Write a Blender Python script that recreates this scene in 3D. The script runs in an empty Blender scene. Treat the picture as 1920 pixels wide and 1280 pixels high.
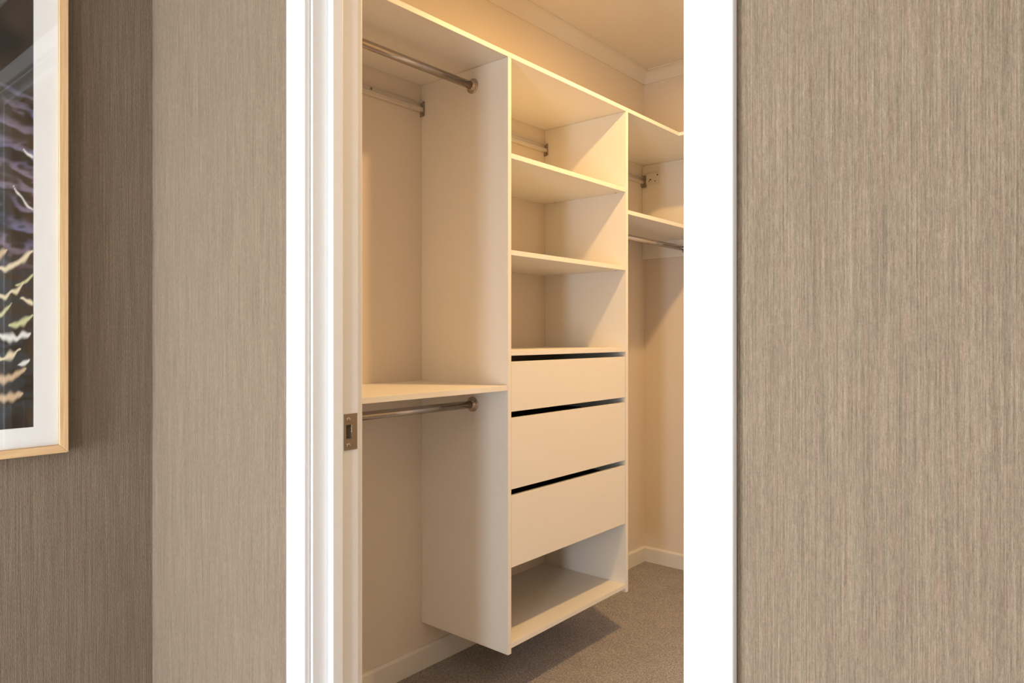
import bpy, bmesh, math, random
from mathutils import Vector, Matrix
random.seed(7)
scene = bpy.context.scene
COL = scene.collection

# ---------------------------------------------------------------- camera, light, exposure
H = 1.165                                  # camera height
F = 1320.0                                 # focal length in pixels (1920 wide)
cd = bpy.data.cameras.new('camera'); cam = bpy.data.objects.new('camera', cd); COL.objects.link(cam)
cam.location = (0, 0, H)
cam.rotation_euler = (math.pi/2, 0, math.atan2(1118, F))
cd.sensor_width = 36; cd.lens = 36*F/1920; cd.shift_y = -12/1920; cd.clip_start = 0.02
scene.camera = cam
vs = scene.view_settings
vs.view_transform = 'Standard'; vs.look = 'None'; vs.gamma = 1; vs.use_curve_mapping = False
vs.exposure = 0.0

w = bpy.data.worlds.new('sky'); scene.world = w; w.use_nodes = True
bg = w.node_tree.nodes['Background']; bg.inputs[0].default_value = (.75, .86, 1, 1); bg.inputs[1].default_value = 1.5

WARM = (1.0, .60, .225)
def area(name, loc, rot, sx, sy, power, color, shape='RECTANGLE', spread=180):
    l = bpy.data.lights.new(name, 'AREA'); l.shape = shape; l.size = sx; l.size_y = sy
    l.energy = power; l.color = color; l.spread = math.radians(spread)
    o = bpy.data.objects.new(name, l); COL.objects.link(o); o.location = loc; o.rotation_euler = rot
    return o
# daylight behind the camera: bedroom window at left, added second window at right
WINS = ((-1.85, -.75), (-.05, .40))          # x ranges; second window is invented to light the wardrobe's front strip
WZ0, WZ1, WY = 0.05, 1.65, -2.2
for (wa, wb), rad in zip(WINS, (112, 86)):
    area('window_daylight', ((wa+wb)/2, WY-.12, (WZ0+WZ1)/2), (math.radians(90), 0, 0), wb-wa, WZ1-WZ0, rad*(wb-wa)*(WZ1-WZ0), (.86, .94, 1.0))

CEIL = 2.516
LAMP = (-.80, 2.06)

# ---------------------------------------------------------------- helpers
ORG = {}
def box(bm, x0, x1, y0, y1, z0, z1):
    v = [bm.verts.new(p) for p in [(x0,y0,z0),(x1,y0,z0),(x1,y1,z0),(x0,y1,z0),(x0,y0,z1),(x1,y0,z1),(x1,y1,z1),(x0,y1,z1)]]
    for f in [(0,3,2,1),(4,5,6,7),(0,1,5,4),(1,2,6,5),(2,3,7,6),(3,0,4,7)]:
        bm.faces.new([v[i] for i in f])
    return bm
def B(*a):
    return box(bmesh.new(), *a)
def boxes(lst):
    bm = bmesh.new()
    for a in lst: box(bm, *a)
    return bm
def prism(poly, axis, a0, a1):
    """poly: 2-D points in the plane perpendicular to axis; extruded a0..a1"""
    bm = bmesh.new()
    def P(p, a):
        if axis == 'y': return (p[0], a, p[1])
        if axis == 'x': return (a, p[0], p[1])
        return (p[0], p[1], a)
    A = [bm.verts.new(P(p, a0)) for p in poly]; Bv = [bm.verts.new(P(p, a1)) for p in poly]
    n = len(poly)
    bm.faces.new(A); bm.faces.new(Bv[::-1])
    for i in range(n):
        bm.faces.new([A[i], Bv[i], Bv[(i+1) % n], A[(i+1) % n]])
    bmesh.ops.recalc_face_normals(bm, faces=bm.faces)
    return bm
def lathe(center, axis, profile, n=40):
    """profile: (along, radius) pairs, closed at both ends"""
    bm = bmesh.new(); rings = []
    c = Vector(center)
    ax = {'x': Vector((1,0,0)), 'y': Vector((0,1,0)), 'z': Vector((0,0,1))}[axis]
    u = Vector((0,0,1)) if axis != 'z' else Vector((1,0,0)); v = ax.cross(u)
    for a, r in profile:
        rings.append([bm.verts.new(c + ax*a + (u*math.cos(2*math.pi*i/n) + v*math.sin(2*math.pi*i/n))*r) for i in range(n)])
    for k in range(len(rings)-1):
        for i in range(n):
            bm.faces.new([rings[k][i], rings[k][(i+1) % n], rings[k+1][(i+1) % n], rings[k+1][i]])
    bm.faces.new(rings[0]); bm.faces.new(rings[-1][::-1])
    bmesh.ops.recalc_face_normals(bm, faces=bm.faces)
    for f in bm.faces: f.smooth = len(f.verts) == 4
    return bm
def obj(name, bm, mat, parent=None, bevel=0, seg=2, label=None):
    org = ORG.get(parent.name, Vector()) if parent else Vector()
    me = bpy.data.meshes.new(name)
    bmesh.ops.translate(bm, verts=bm.verts, vec=-org)
    bm.to_mesh(me); bm.free()
    me.materials.append(mat)
    o = bpy.data.objects.new(name, me); COL.objects.link(o)
    if parent: o.parent = parent
    ORG[o.name] = org
    if bevel:
        m = o.modifiers.new('bevel', 'BEVEL'); m.width = bevel; m.segments = seg; m.limit_method = 'ANGLE'; m.angle_limit = math.radians(50)
        m.harden_normals = True
        for p in me.polygons: p.use_smooth = True
    if label: o['label'] = label
    return o
def tag(o, label, cat, group=None):
    o['label'] = label; o['category'] = cat
    if group: o['group'] = group
    return o
def thing(name, label, cat, loc, group=None):
    o = bpy.data.objects.new(name, None); COL.objects.link(o); o.location = loc; o.empty_display_size = .1
    ORG[o.name] = Vector(loc)
    return tag(o, label, cat, group)
def struct(name, bm, mat, bevel=0, parent=None, label=None):
    o = obj(name, bm, mat, parent, bevel)
    if not parent: o['kind'] = 'structure'
    if label: o['label'] = label
    return o

# ---------------------------------------------------------------- materials
def srgb(r, g, b):
    f = lambda c: (c/255/12.92) if c/255 <= .04045 else ((c/255+.055)/1.055)**2.4
    return (f(r), f(g), f(b), 1)
def newmat(name):
    m = bpy.data.materials.new(name); m.use_nodes = True
    nt = m.node_tree; return m, nt, nt.nodes['Principled BSDF']
def N(nt, t, **kw):
    n = nt.nodes.new(t)
    for k, v in kw.items(): setattr(n, k, v)
    return n
def mapped(nt, scale, rot=(0,0,0)):
    tc = N(nt, 'ShaderNodeTexCoord'); mp = N(nt, 'ShaderNodeMapping')
    mp.inputs['Scale'].default_value = scale; mp.inputs['Rotation'].default_value = rot
    nt.links.new(tc.outputs['Object'], mp.inputs['Vector']); return mp.outputs['Vector']
def noise(nt, vec, scale=1, detail=2, rough=.5, dist=0):
    n = N(nt, 'ShaderNodeTexNoise'); nt.links.new(vec, n.inputs['Vector'])
    n.inputs['Scale'].default_value = scale; n.inputs['Detail'].default_value = detail
    n.inputs['Roughness'].default_value = rough; n.inputs['Distortion'].default_value = dist
    return n.outputs['Fac']
def ramp(nt, fac, stops, interp='LINEAR'):
    r = N(nt, 'ShaderNodeValToRGB'); r.color_ramp.interpolation = interp
    while len(r.color_ramp.elements) < len(stops): r.color_ramp.elements.new(.5)
    for e, (p, c) in zip(r.color_ramp.elements, stops): e.position = p; e.color = c
    nt.links.new(fac, r.inputs['Fac']); return r.outputs['Color']
def mix(nt, a, b, fac, mode='MIX'):
    n = N(nt, 'ShaderNodeMix', data_type='RGBA', blend_type=mode)
    for sock, val in ((n.inputs[0], fac), (n.inputs[6], a), (n.inputs[7], b)):
        if hasattr(val, 'links') or hasattr(val, 'is_linked'): nt.links.new(val, sock)
        else: sock.default_value = val
    return n.outputs[2]
def bump(nt, h, strength, dist=.001):
    b = N(nt, 'ShaderNodeBump'); b.inputs['Strength'].default_value = strength; b.inputs['Distance'].default_value = dist
    nt.links.new(h, b.inputs['Height']); return b.outputs['Normal']

def plain(name, col, rough=.5, var=.04, scale=6, spec=.5, bmp=None, metal=0):
    m, nt, p = newmat(name)
    v = mapped(nt, (1,1,1)); n = noise(nt, v, scale, 3)
    c2 = tuple(min(1, x*(1-var)) for x in col[:3]) + (1,)
    nt.links.new(ramp(nt, n, [(.3, c2), (.7, col)]), p.inputs['Base Color'])
    p.inputs['Roughness'].default_value = rough; p.inputs['Specular IOR Level'].default_value = spec
    p.inputs['Metallic'].default_value = metal
    if bmp: nt.links.new(bump(nt, noise(nt, v, bmp[0], 3), bmp[1]), p.inputs['Normal'])
    return m

M = {}
M['melamine'] = plain('melamine', (.88, .85, .80, 1), .42, .02, 3, .4)
M['closet_paint'] = plain('closet_paint', (.77, .69, .60, 1), .7, .02, 2, .25, (400, .08))
M['ceiling_paint'] = plain('ceiling_paint', (.78, .73, .66, 1), .8, .02, 2, .2)
M['trim_gloss'] = plain('trim_gloss', (.77, .77, .765, 1), .38, .01, 2, .5)
M['bedroom_paint'] = plain('bedroom_paint', (.66, .64, .60, 1), .8, .02, 2, .2)
M['chrome'] = plain('chrome', (.50, .45, .40, 1), .09, .05, 8, .5, None, 1)
M['nickel'] = plain('nickel', (.36, .32, .28, 1), .34, .08, 60, .5, None, 1)
M['aluminium'] = plain('aluminium', (.74, .70, .65, 1), .38, .03, 10, .5, None, .55)
M['recess_shade'] = plain('recess_shade', (.05, .045, .04, 1), .5, .1, 10)  # near-black colour stands for the shade inside slots, recesses and holes
M['shaded_box_metal'] = plain('shaded_box_metal', (.035, .033, .03, 1), .6, .1, 10)  # drawer boxes coloured near black so the gaps between drawers look deeply shaded
M['zinc'] = plain('zinc', (.40, .35, .29, 1), .45, .2, 60, .5, None, .6)
M['white_plastic'] = plain('white_plastic', (.78, .75, .70, 1), .35, .02, 10)
M['mat_board'] = plain('mat_board', (.90, .91, .92, 1), .9, .02, 8, .2, (700, .1))

# grasscloth wallpaper: fine irregular vertical threads
def wallpaper():
    m, nt, p = newmat('striped_wallpaper')
    wide = noise(nt, mapped(nt, (70, 70, 1.2)), 1, 2, .6)
    mid = noise(nt, mapped(nt, (620, 620, 6)), 1, 3, .65)
    fine = noise(nt, mapped(nt, (1500, 1500, 420)), 1, 2, .7)
    slub = noise(nt, mapped(nt, (700, 700, 110)), 1, 2, .6)
    a = srgb(91, 78, 64); b = srgb(121, 105, 88); c = srgb(147, 131, 112)
    base = ramp(nt, mid, [(.25, a), (.5, b), (.78, c)])
    hue = ramp(nt, noise(nt, mapped(nt, (160, 160, 16)), 1, 2), [(.35, srgb(112, 103, 86)), (.5, srgb(121,105,88)), (.65, srgb(127, 103, 89))])
    col = mix(nt, base, hue, .3)
    col = mix(nt, col, ramp(nt, fine, [(.3, (.72,.72,.72,1)), (.7, (1.22,1.2,1.18,1))]), .8, 'MULTIPLY')
    col = mix(nt, col, ramp(nt, wide, [(.3, (.92,.92,.92,1)), (.7, (1.05,1.05,1.05,1))]), .6, 'MULTIPLY')
    col = mix(nt, col, ramp(nt, slub, [(.3, (.80,.80,.80,1)), (.7, (1.16,1.16,1.16,1))]), .9, 'MULTIPLY')
    nt.links.new(col, p.inputs['Base Color'])
    p.inputs['Roughness'].default_value = .75; p.inputs['Specular IOR Level'].default_value = .3
    add = N(nt, 'ShaderNodeMath', operation='ADD'); nt.links.new(mid, add.inputs[0]); nt.links.new(slub, add.inputs[1])
    nt.links.new(bump(nt, add.outputs[0], .9, .0014), p.inputs['Normal'])
    return m
M['wallpaper'] = wallpaper()

def carpet():
    m, nt, p = newmat('loop_carpet')
    v = mapped(nt, (1,1,1))
    vo = N(nt, 'ShaderNodeTexVoronoi'); nt.links.new(v, vo.inputs['Vector']); vo.inputs['Scale'].default_value = 260
    n1 = noise(nt, v, 190, 3, .7); n2 = noise(nt, v, 9, 2, .5)
    col = ramp(nt, n1, [(.30, srgb(116, 111, 110)), (.47, srgb(164, 160, 161)), (.6, srgb(186, 183, 185)), (.75, srgb(212, 211, 213))])
    sp = N(nt, 'ShaderNodeSeparateColor'); nt.links.new(vo.outputs['Color'], sp.inputs[0])
    col = mix(nt, col, ramp(nt, sp.outputs[0], [(0, (.62,.62,.64,1)), (1, (1.2,1.18,1.15,1))]), .75, 'MULTIPLY')
    col = mix(nt, col, ramp(nt, n2, [(.3, (.93,.93,.93,1)), (.7, (1.04,1.04,1.04,1))]), 1, 'MULTIPLY')
    nt.links.new(col, p.inputs['Base Color']); p.inputs['Roughness'].default_value = .95; p.inputs['Specular IOR Level'].default_value = .1
    nt.links.new(bump(nt, vo.outputs['Distance'], .8, .004), p.inputs['Normal'])
    return m
M['carpet'] = carpet()

def oak(name, scale):
    m, nt, p = newmat(name)
    g = noise(nt, mapped(nt, scale), 1, 4, .6, .4)
    nt.links.new(ramp(nt, g, [(.3, srgb(196, 158, 114)), (.5, srgb(210, 173, 130)), (.7, srgb(220, 187, 146))]), p.inputs['Base Color'])
    p.inputs['Roughness'].default_value = .5
    return m
M['oak_upright'] = oak('oak_upright', (160, 160, 6))
M['oak_lying'] = oak('oak_lying', (160, 6, 160))

def glazing(name, tint=1.0, ior=1.5):
    m, nt, p = newmat(name); nt.nodes.remove(p)
    out = nt.nodes['Material Output']
    fr = N(nt, 'ShaderNodeFresnel'); ge = N(nt, 'ShaderNodeNewGeometry'); mr = N(nt, 'ShaderNodeMapRange')
    mr.inputs['To Min'].default_value = ior; mr.inputs['To Max'].default_value = 1/ior
    nt.links.new(ge.outputs['Backfacing'], mr.inputs['Value']); nt.links.new(mr.outputs[0], fr.inputs['IOR'])
    tr = N(nt, 'ShaderNodeBsdfTransparent'); tr.inputs['Color'].default_value = (tint, tint, tint, 1)
    gl = N(nt, 'ShaderNodeBsdfGlossy'); gl.inputs['Roughness'].default_value = 0.0
    mx = N(nt, 'ShaderNodeMixShader')
    nt.links.new(fr.outputs[0], mx.inputs[0]); nt.links.new(tr.outputs[0], mx.inputs[1]); nt.links.new(gl.outputs[0], mx.inputs[2])
    nt.links.new(mx.outputs[0], out.inputs['Surface']); return m
M['glass'] = glazing('glass')

def print_mat():
    m, nt, p = newmat('printed_artwork')
    a = N(nt, 'ShaderNodeAttribute', attribute_name='ink')
    n = noise(nt, mapped(nt, (500, 500, 500)), 1, 2)
    col = mix(nt, a.outputs['Color'], ramp(nt, n, [(.3, (.88,.88,.88,1)), (.7, (1.08,1.08,1.08,1))]), 1, 'MULTIPLY')
    nt.links.new(col, p.inputs['Base Color']); p.inputs['Roughness'].default_value = .7; p.inputs['Specular IOR Level'].default_value = .2
    return m
M['print'] = print_mat()

def lamp_mat(name, col, s):
    m, nt, p = newmat(name)
    p.inputs['Base Color'].default_value = (.8,.8,.8,1); p.inputs['Emission Color'].default_value = col + (1,); p.inputs['Emission Strength'].default_value = s
    return m
M['lamp_glow'] = lamp_mat('lamp_glow', WARM, 12)


# ---------------------------------------------------------------- the setting
XP = -1.957      # picture wall surface
XC = -1.835      # closet left wall surface
YD = .818        # wallpapered face of the door wall
YI = .930        # closet face of the door wall
YF = 3.225       # closet far wall surface
XR = .15         # closet right wall surface
BX1, BY0 = 1.6, WY
DXL, DXR, DZ = -1.216, -.408, 2.12      # faces of the jambs, head
struct('floor', B(XP-.12, BX1+.12, BY0-.12, YF+.12, -.1, 0), M['carpet'])
struct('ceiling', B(XP-.12, BX1+.12, BY0-.12, YF+.12, CEIL, CEIL+.1), M['ceiling_paint'])
struct('wall_left', B(XP-.12, XP, BY0, YD, 0, CEIL), M['wallpaper'])
jt = .020
def door_wall(y0, y1, x0, x1):
    return boxes([(x0, DXL-jt, y0, y1, 0, CEIL), (DXR+jt, x1, y0, y1, 0, CEIL), (DXL-jt, DXR+jt, y0, y1, DZ+jt, CEIL)])
struct('wall_front', door_wall(YD, .874, XP-.12, BX1+.12), M['wallpaper'])
struct('wall_closet_near', door_wall(.874, YI, XC-.1, XR+.12), M['closet_paint'])
struct('wall_closet_left', B(XC-.12, XC, YI, YF+.12, 0, CEIL), M['closet_paint'])
struct('wall_closet_far', B(XC, XR+.12, YF, YF+.12, 0, CEIL), M['closet_paint'])
struct('wall_closet_right', B(XR, XR+.12, YI, YF, 0, CEIL), M['closet_paint'])
struct('wall_right', B(BX1, BX1+.12, BY0, YD, 0, CEIL), M['bedroom_paint'])
struct('wall_back', boxes([(XP, WINS[0][0], BY0-.12, BY0, 0, CEIL), (WINS[0][1], WINS[1][0], BY0-.12, BY0, 0, CEIL), (WINS[1][1], BX1, BY0-.12, BY0, 0, CEIL)] +
    [q for a, b in WINS for q in ((a, b, BY0-.12, BY0, 0, WZ0), (a, b, BY0-.12, BY0, WZ1, CEIL))]), M['bedroom_paint'])
for n, (a, b) in enumerate(WINS):  # the second one is the added, unseen window
    wf = struct('window_%d' % (n+1), boxes([(a, a+.04, BY0-.09, BY0-.03, WZ0, WZ1), (b-.04, b, BY0-.09, BY0-.03, WZ0, WZ1),
                (a+.04, b-.04, BY0-.09, BY0-.03, WZ0, WZ0+.04), (a+.04, b-.04, BY0-.09, BY0-.03, WZ1-.04, WZ1)]), M['trim_gloss'])
    obj('window_pane', B(a+.04, b-.04, BY0-.062, BY0-.058, WZ0+.04, WZ1-.04), M['glass'], wf)

# skirting boards with a small chamfer on top
def skirt(name, axis, wall, out, a0, a1, h=.076, t=.013):
    s = 1 if out > 0 else -1
    poly = [(wall, 0), (wall + s*t, 0), (wall + s*t, h-.008), (wall + s*(t-.007), h), (wall, h)]
    struct(name, prism(poly, axis, a0, a1), M['trim_gloss'] if 'bed' in name else M['skirt'])
M['skirt'] = plain('skirting_paint', (.76, .74, .70, 1), .4, .01, 2, .4)
skirt('baseboard_closet_left', 'y', XC, 1, YI, YF)
skirt('baseboard_closet_far', 'x', YF, -1, XC+.013, XR)
skirt('baseboard_closet_right', 'y', XR, -1, YI, YF-.013)
skirt('baseboard_left', 'y', XP, 1, BY0, YD-.013)
skirt('baseboard_back', 'x', BY0, 1, XP+.013, BX1)
skirt('baseboard_front', 'x', YD, -1, XP, DXL-.006-.064-.001)
skirt('baseboard_front_right', 'x', YD, -1, DXR+.006+.064+.001, BX1)

# cornice: stepped cove between wall and ceiling
def cornice(name, axis, wall, s, a0, a1, d=.057, p=.052):
    pts = [(0, -d), (.006, -d), (.006, -d+.005)]
    for k in range(9):
        t = k/8*math.pi/2
        pts.append((.006 + (p-.014)*(1-math.cos(t)), -d+.005 + (d-.011)*math.sin(t)))
    pts += [(p, -.006), (p, 0), (0, 0)]
    poly = [(wall + s*a, CEIL + b) for a, b in pts]
    struct(name, prism(poly, axis, a0, a1), M['ceiling_paint'])
cornice('trim_1', 'y', XC, 1, YI, YF)
cornice('trim_2', 'x', YF, -1, XC, XR)
cornice('trim_3', 'y', XR, -1, YI, YF)
cornice('trim_4', 'x', YI, 1, XC, XR)
cornice('trim_5', 'x', YD, -1, XP, BX1)
cornice('trim_6', 'y', XP, 1, BY0, YD)

# ---------------------------------------------------------------- doorway lining
door = bpy.data.objects.new('door_1', None); COL.objects.link(door); door['kind'] = 'structure'
door['label'] = 'white painted doorway lining with casings, strike plate on its left jamb'
ORG['door_1'] = Vector()
PY0, PY1, PZ0, PZ1 = .898, .911, .947, .9775      # latch pocket
x0, x1 = DXL-jt, DXL
obj('jamb', boxes([(x0, x1, YD, PY0, 0, DZ), (x0, x1, PY1, YI, 0, DZ), (x0, x1, PY0, PY1, 0, PZ0), (x0, x1, PY0, PY1, PZ1, DZ), (x0, x0+.004, PY0, PY1, PZ0, PZ1)]),
    M['trim_gloss'], door)
obj('jamb', B(DXR, DXR+jt, YD, YI, 0, DZ), M['trim_gloss'], door)
obj('jamb_head', B(DXL-jt, DXR+jt, YD, YI, DZ, DZ+jt), M['trim_gloss'], door)
for nm, a in (('door_stop', (DXL, DXL+.016, .853, .882, 0, DZ-.016)), ('door_stop', (DXR-.016, DXR, .853, .882, 0, DZ-.016)), ('door_stop', (DXL, DXR, .853, .882, DZ-.016, DZ))):
    obj(nm, B(*a), M['trim_gloss'], door, .004, 4)
CW, CT = .064, .018
def casing(side_y, t):
    y0, y1 = sorted((side_y, side_y + t))
    g = .006
    for a in ((DXL-g-CW, DXL-g, y0, y1, 0, DZ+g), (DXR+g, DXR+g+CW, y0, y1, 0, DZ+g), (DXL-g-CW, DXR+g+CW, y0, y1, DZ+g, DZ+g+CW)):
        obj('casing', B(*a), M['trim_gloss'], door, .0055, 5)
casing(YD, -CT); casing(YI, CT)
# strike plate with a latch hole and two countersunk screws
sx0, sx1 = DXL, DXL+.0015
plate = obj('strike_plate', boxes([(sx0, sx1, .8935, .9265, PZ1, 1.0), (sx0, sx1, .8935, .9265, .924, PZ0),
                                   (sx0, sx1, .8935, PY0, PZ0, PZ1), (sx0, sx1, PY1, .9265, PZ0, PZ1)]), M['nickel'], door,
            label='brushed nickel strike plate')
obj('latch_pocket', boxes([(DXL-.014, DXL, PY0, PY0+.001, PZ0, PZ1), (DXL-.014, DXL, PY1-.001, PY1, PZ0, PZ1), (DXL-.015, DXL-.014, PY0, PY1, PZ0, PZ1),
                           (DXL-.014, DXL, PY0, PY1, PZ0, PZ0+.001), (DXL-.014, DXL, PY0, PY1, PZ1-.001, PZ1)]), M['zinc'], plate)
obj('latch_lip', lathe((sx1, PY1+.0006, PZ0), 'z', [(0, .001), (.0, .0012), (PZ1-PZ0, .0012), (PZ1-PZ0, .001)], 12), M['chrome'], plate)
for z in (.9885, .9345):
    s = obj('screw', lathe((sx1, .9035, z), 'x', [(0, .0052), (.0005, .0052), (.0018, .0040), (.0022, .0020), (.0023, .0006)], 24), M['chrome'], plate)
    obj('screw_slot', boxes([(sx1+.0018, sx1+.0025, .9035-.0018, .9035+.0018, z-.0004, z+.0004), (sx1+.0018, sx1+.0025, .9035-.0004, .9035+.0004, z-.0018, z+.0018)]), M['recess_shade'], plate)

# ---------------------------------------------------------------- wardrobe
T = .016
WFX = -1.435                   # front edge plane of the carcass
ZB, ZT = .162, 2.037           # underside of side panels, underside of the top shelf
Y1a, Y1b = 1.675, 1.691        # left side of the drawer tower
Y2a, Y2b = 2.382, 2.398        # right side of the drawer tower
e = .0005
mel = M['melamine']

# suspension rail fixed to the closet wall
def hanging_rail(parent, y0, y1, screws, end='cap'):
    z0, z1, x = 1.941, 1.977, XC+e
    poly = [(x, z0), (x+.012, z0), (x+.016, z0+.003), (x+.016, z0+.014), (x+.012, z0+.0175), (x+.004, z0+.018), (x+.004, z1-.005),
            (x+.009, z1-.005), (x+.009, z1-.0035), (x+.012, z1-.003), (x+.012, z1), (x, z1)]
    r = obj('suspension_rail', prism(poly, 'y', y0+e, y1-.0045), M['aluminium'], parent, label='pale aluminium wall rail')
    if end == 'cap':
        obj('rail_end_bracket', boxes([(x, x+.019, y1-.004, y1-.0015, z0-.012, z1+.001), (x, x+.014, y1-.007, y1-.004, z0-.015, z0-.001)]), M['zinc'], r)
    for ys in screws:
        s = obj('screw', lathe((x+.004, ys, z0+.0255), 'x', [(0, .0045), (.0012, .0045), (.002, .003)], 20), M['zinc'], r)
        obj('screw_recess', lathe((x+.006, ys, z0+.0255), 'x', [(0, .0022), (.0004, .0018)], 12), M['recess_shade'], r)
    return r
def clothes_rail(parent, x, z, y0, y1):
    r = obj('clothes_rail', lathe((x, y0+.004, z), 'y', [(0, .0122), (.0001, .0125), (y1-y0-.0081, .0125), (y1-y0-.008, .0122)], 40), M['chrome'], parent, label='polished metal hanging tube')
    prof = [(0, .0245), (.0022, .0245), (.0036, .0232), (.0045, .0205), (.0050, .0175), (.0062, .0165), (.0125, .0162), (.014, .0150), (.0145, .0130)]
    obj('rail_flange', lathe((x, y1-.0003, z), 'y', [(-a, b) for a, b in prof]), M['chrome'], r)
    obj('rail_flange', lathe((x, y0+.0003, z), 'y', prof), M['chrome'], r)
    for (dy, yy) in ((-1, y1-.0055), (1, y0+.0055)):
        for k in range(2):
            an = math.radians(35 + 180*k)
            obj('flange_screw', lathe((x+.0205*math.cos(an), yy, z+.0205*math.sin(an)), 'y', [(-.0014, .0024), (.0004, .0026), (.0014, .0024)], 14), M['chrome'], r)
    return r
RX = -1.587

# continuous L-shaped top shelf
poly = [(XC+e, YI+e), (WFX, YI+e), (WFX, 2.826), (XR-e, 2.826), (XR-e, YF-e), (XC+e, YF-e)]
o = obj('top_shelf', prism(poly, 'z', ZT+e, ZT+T), mel, None, .0008, 2)
tag(o, 'long white L-shaped top shelf running over all the wardrobe bays to the far corner', 'shelf')

# left hanging bay
t = thing('hanging_bay', 'white double hanging bay with two metal rails, left of the drawer tower', 'wardrobe', (-1.635, 1.3, ZB))
obj('side_panel', B(XC+e, WFX, YI+e, YI+T, ZB, ZT), mel, t, .0006)
obj('shelf', B(XC+e, WFX-.001, YI+T+e, Y1a-e, .991, .991+T), mel, t, .0006)
hanging_rail(t, YI+T, Y1a, (1.06, 1.452))
clothes_rail(t, RX, 1.979, YI+T, Y1a)
clothes_rail(t, RX, .939, YI+T, Y1a)

# drawer tower
t = thing('drawer_tower', 'white wall-hung wardrobe tower with open shelves above three handleless drawers', 'wardrobe', (-1.635, 2.036, ZB))
obj('side_panel', B(XC+e, WFX, Y1a, Y1b, ZB, ZT), mel, t, .0006)
obj('side_panel', B(XC+e, WFX, Y2a, Y2b, ZB, ZT), mel, t, .0006)
for i, z in enumerate((1.7225, 1.4175, 1.100)):
    s = obj('shelf', B(XC+e, WFX-.001, Y1b+e, Y2a-e, z, z+T), mel, t, .0006)
    if i < 2:
        for x in (-1.772, -1.474):
            for y in (Y1b+.011, Y2a-.011):
                obj('shelf_fitting', lathe((x, y, z-.0012), 'z', [(0, .0022), (.0012, .0026)], 14), M['zinc'], s)
obj('base_shelf', B(XC+e, WFX-.001, Y1b+e, Y2a-e, .178, .194), mel, t, .0006)
hanging_rail(t, Y1b, Y2a, (1.85, 2.15))
for z0, z1 in ((.923, 1.081), (.678, .903), (.431, .657)):
    d = obj('drawer', B(WFX-.018, WFX-.002, Y1b+.0025, Y2a-.0025, z0, z1), mel, t, .0006, label='plain white flat drawer front')
    bx0, bx1, by0, by1, bz0, bz1 = XC+.03, WFX-.018-e, Y1b+.013, Y2a-.013, z0+.018, z1-.030
    obj('drawer_box', boxes([(bx0, bx1, by0, by0+.013, bz0, bz1), (bx0, bx1, by1-.013, by1, bz0, bz1), (bx0, bx0+.013, by0+.013, by1-.013, bz0, bz1), (bx0+.013, bx1, by0+.013, by1-.013, bz0, bz0+.012)]), M['shaded_box_metal'], d)

# corner hanging bay beyond the tower
t = thing('hanging_bay', 'white corner hanging bay with one shelf and metal rail, right of the drawer tower', 'wardrobe', (-1.635, 2.8, 1.555))
obj('shelf', B(XC+e, WFX-.001, Y2b+e, YF-T-2*e, 1.639, 1.655), mel, t, .0006)
obj('side_panel', B(XC+e, WFX, YF-T-e, YF-e, 1.555, ZT), mel, t, .0006)
hanging_rail(t, Y2b, YF-T-.012, (2.7, 3.0))
clothes_rail(t, RX, 1.589, Y2b, YF-T-e)
yb = YF-T-e
hg = obj('hanger_cover', B(-1.808, -1.739, yb-.011, yb-e, 1.935, 1.990), M['white_plastic'], t, .0015, 2, label='small white plastic cabinet hanger cover')
obj('hanger_hook', boxes([(XC+.002, -1.809, yb-.0115, yb-.003, 1.966, 1.984), (XC+.002, -1.809, yb-.0115, yb-.003, 1.922, 1.948), (XC+.004, XC+.012, yb-.011, yb-.003, 1.948, 1.966)]), M['zinc'], hg)
for x, z, r in ((-1.743, 1.977, .004), (-1.786, 1.957, .0035), (-1.791, 1.950, .003), (-1.780, 1.958, .003), (-1.757, 1.948, .003)):
    obj('cover_hole', lathe((x, yb-.0115, z), 'y', [(0, r), (.0006, r)], 14), M['recess_shade'], hg)  # raised dark discs stand for the shade inside the holes

# ---------------------------------------------------------------- framed picture
PX = XP + .002                       # back of the frame
PFX = XP + .030                      # front of the frame
FY0, FY1, FZ0, FZ1 = -.37, .609, .881, 2.20
fw = .020
t = thing('framed_picture', 'large framed picture of dark rippling shapes in a pale oak frame with white mat', 'picture', (PX, (FY0+FY1)/2, FZ0))
def rail(y0, y1, z0, z1, kind):
    # mitred frame member with a rebate lip
    bm = bmesh.new()
    def quad(xa, oa, ia):
        pass
    if kind == 'v':
        yo, yi = y0, y1
        pr = [(PX, yo), (PFX, yo), (PFX, yi), (PX, yi)]
        sgn = 1
        vs0 = [bm.verts.new((x, y, z0 + (fw if y == yi else 0))) for x, y in pr]
        vs1 = [bm.verts.new((x, y, z1 - (fw if y == yi else 0))) for x, y in pr]
    else:
        zo, zi = z0, z1
        pr = [(PX, zo), (PFX, zo), (PFX, zi), (PX, zi)]
        vs0 = [bm.verts.new((x, y0 + (fw if z == zi else 0), z)) for x, z in pr]
        vs1 = [bm.verts.new((x, y1 - (fw if z == zi else 0), z)) for x, z in pr]
    bm.faces.new(vs0); bm.faces.new(vs1[::-1])
    for i in range(4): bm.faces.new([vs0[i], vs1[i], vs1[(i+1) % 4], vs0[(i+1) % 4]])
    bmesh.ops.recalc_face_normals(bm, faces=bm.faces); return bm
obj('frame_stile', rail(FY1, FY1-fw, FZ0, FZ1, 'v'), M['oak_upright'], t, .0012, 2)
obj('frame_stile', rail(FY0, FY0+fw, FZ0, FZ1, 'v'), M['oak_upright'], t, .0012, 2)
obj('frame_rail', rail(FY0, FY1, FZ0, FZ0+fw, 'h'), M['oak_lying'], t, .0012, 2)
obj('frame_rail', rail(FY0, FY1, FZ1, FZ1-fw, 'h'), M['oak_lying'], t, .0012, 2)
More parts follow.
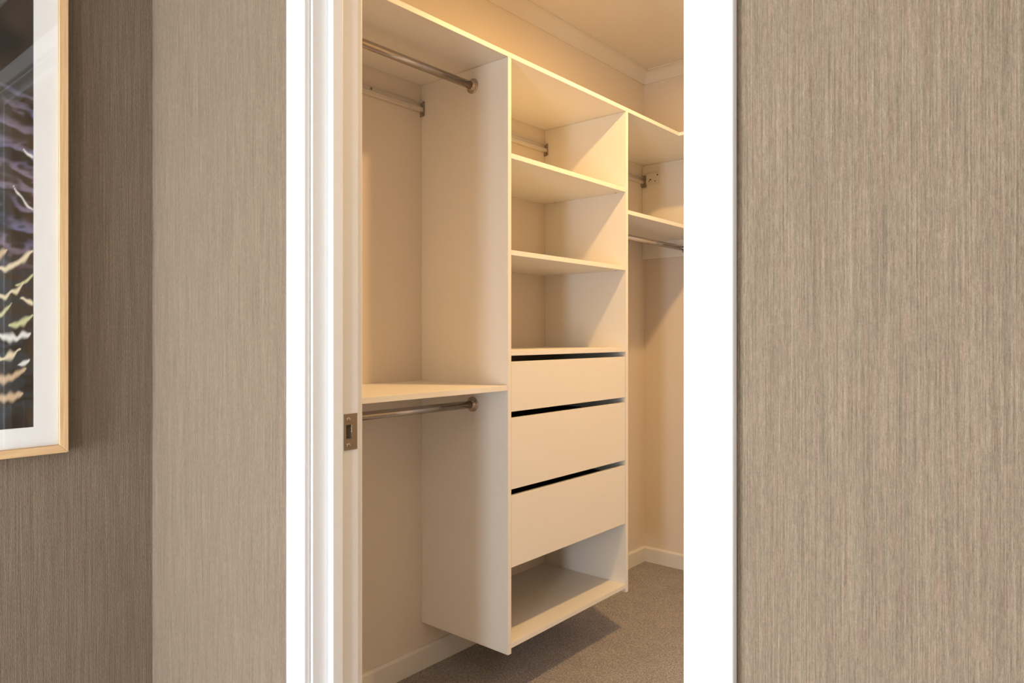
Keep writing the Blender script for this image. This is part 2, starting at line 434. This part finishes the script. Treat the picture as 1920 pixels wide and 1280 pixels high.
mx1 = PFX-.010; mx0 = mx1-.002
IY0, IY1, IZ0, IZ1 = FY0+fw, FY1-fw, FZ0+fw, FZ1-fw
AY0, AY1, AZ0, AZ1 = IY0+.050, IY1-.050, IZ0+.047, IZ1-.047
obj('mat', boxes([(mx0, mx1, IY0, AY0, IZ0, IZ1), (mx0, mx1, AY1, IY1, IZ0, IZ1), (mx0, mx1, AY0, AY1, IZ0, AZ0), (mx0, mx1, AY0, AY1, AZ1, IZ1)]), M['mat_board'], t, label='white mat board')
obj('backing_board', B(PX+.002, mx0-.0006, IY0, IY1, IZ0, IZ1), M['mat_board'], t)
obj('glass', B(PFX-.006, PFX-.004, IY0, IY1, IZ0, IZ1), M['glass'], t)

def artwork():
    """dark abstract print: bluish folds above, pale curling ripples below"""
    rnd = random.Random(5)
    step_y, step_z = .0022, .0022
    ny = int((AY1-AY0)/step_y); nz = int((AZ1-AZ0)/step_z)
    x = mx0 - .0002
    from mathutils import noise as mn
    def lerp(a, b, t): return tuple(p+(q-p)*t for p, q in zip(a, b))
    dark = (.012, .010, .009); umber = (.050, .034, .022)
    blue = (.13, .17, .33); lilac = (.24, .19, .27); teal = (.035, .045, .055)
    cream = (.95, .84, .60); lime = (.72, .75, .42); white = (.95, .95, .92); peach = (.75, .55, .36)
    def sm(a, b, v):
        t = max(0, min(1, (v-a)/(b-a))); return t*t*(3-2*t)
    ripples = []
    # (centre y, centre z, half length, rise, thickness, colour)
    H0 = AZ0
    spec = [(.505, 1.335, .040, .030, .0065, cream), (.475, 1.352, .012, .010, .007, peach), (.523, 1.292, .020, .020, .004, lime),
            (.490, 1.262, .030, .016, .0045, cream), (.530, 1.243, .018, -.006, .004, cream), (.480, 1.218, .016, .014, .004, lime), (.515, 1.197, .026, .014, .006, lime),
            (.500, 1.163, .034, .004, .006, white), (.488, 1.120, .026, .010, .0055, cream), (.494, 1.070, .030, .012, .007, peach), (.492, 1.022, .026, .004, .007, peach),
            (.520, 1.100, .012, .006, .004, white), (.527, 1.475, .030, -.030, .003, white), (.532, 1.590, .014, -.006, .0035, white)]
    for _ in range(70):
        spec.append((rnd.uniform(AY0, .44), rnd.uniform(AZ0+.03, 1.38), rnd.uniform(.015, .05), rnd.uniform(-.01, .02), rnd.uniform(.003, .007), rnd.choice([cream, lime, white, peach])))
    me = bpy.data.meshes.new('print')
    verts = [(x, AY0+(AY1-AY0)*i/ny, AZ0+(AZ1-AZ0)*j/nz) for j in range(nz+1) for i in range(ny+1)]
    W = ny+1
    faces = [(j*W+i, j*W+i+1, (j+1)*W+i+1, (j+1)*W+i) for j in range(nz) for i in range(ny)]
    org = ORG[t.name]
    me.from_pydata([tuple(Vector(v)-org) for v in verts], [], faces)
    ca = me.color_attributes.new('ink', 'FLOAT_COLOR', 'POINT')
    for k, (xx, y, z) in enumerate(verts):
        n1 = mn.fractal(Vector((y*14, z*26, 1.3)), 1.0, 2.0, 3)
        n2 = mn.fractal(Vector((y*9+4, z*9, 7.7)), 1.0, 2.0, 2)
        n3 = mn.noise(Vector((y*40, z*40, 2.2)))
        c = lerp(dark, umber, sm(-.3, .5, n2))
        up = sm(1.28, 1.40, z)*(1-sm(1.68, 1.78, z))
        fold = math.sin((z*140) + n1*5.0 + y*30 + n3*1.2)
        c = lerp(c, lerp(blue, lilac, sm(-.2, .4, n2)), up*sm(-.5, 1.1, fold)*sm(-.4, .3, n1)*.95)
        low = 1-sm(1.28, 1.40, z)
        c = lerp(c, teal, low*sm(-.3, .9, math.sin(z*120+n1*5+1.5))*.7)
        ca.data[k].color = c + (1,)
    def idx(y, z): return (y-AY0)/(AY1-AY0)*ny, (z-AZ0)/(AZ1-AZ0)*nz
    for cy, cz, hl, rise, th, cc in spec:
        i0, j0 = idx(cy-hl, cz-abs(rise)-hl*.6-.02); i1, j1 = idx(cy+hl, cz+abs(rise)+hl*.6+.02)
        for j in range(max(0, int(j0)), min(nz, int(j1)+1)):
            for i in range(max(0, int(i0)), min(ny, int(i1)+1)):
                k = j*W+i; _, y, z = verts[k]
                s = (y-cy)/hl
                if abs(s) > 1: continue
                zc = cz + rise*s + abs(rise)*.35*(s*s) - hl*.10 + .0035*mn.noise(Vector((y*90, cz*30, 0)))*2 + hl*.12*s*s
                tt = th*1.25*(1-s*s)**.5*(1+.9*mn.noise(Vector((y*70, cz*50, 3))))
                d = abs(z-zc)/max(tt, 1e-4)
                a = (1-sm(.15, 1.7, d))*.92
                if a > 0:
                    old = ca.data[k].color[:3]; ca.data[k].color = lerp(old, cc, a) + (1,)
    me.materials.append(M['print'])
    o = bpy.data.objects.new('print', me); COL.objects.link(o); o.parent = t
    o['label'] = 'dark glossy print with pale curling ripples'
artwork()

# ---------------------------------------------------------------- ceiling lamps (none of them in frame)
def downlight(x, y, power, label, r=.045, cat='lamp'):
    d = thing('downlight', label, cat, (x, y, CEIL), 'recessed ceiling lamps')
    z = CEIL-e
    bm = lathe((x, y, z), 'z', [(0, r+.004), (0, r+.014), (-.004, r+.012), (-.005, r+.004), (-.005, r+.002)], 40)
    obj('trim_ring', bm, M['white_plastic'], d)
    obj('lens', lathe((x, y, z-.0052), 'z', [(0, r), (-.0015, r-.002)], 40), M['lamp_glow'], d)
    l = area('downlight_beam', (0, 0, -.012), (0, 0, 0), 2*r, 2*r, power, WARM, 'DISK'); l.parent = d
downlight(LAMP[0], LAMP[1], 25, 'round recessed ceiling lamp above the middle of the closet')
for x, y in ((-.9, -.6), (.5, -.6)):
    downlight(x, y, 7, 'round recessed ceiling lamp in the bedroom ceiling')
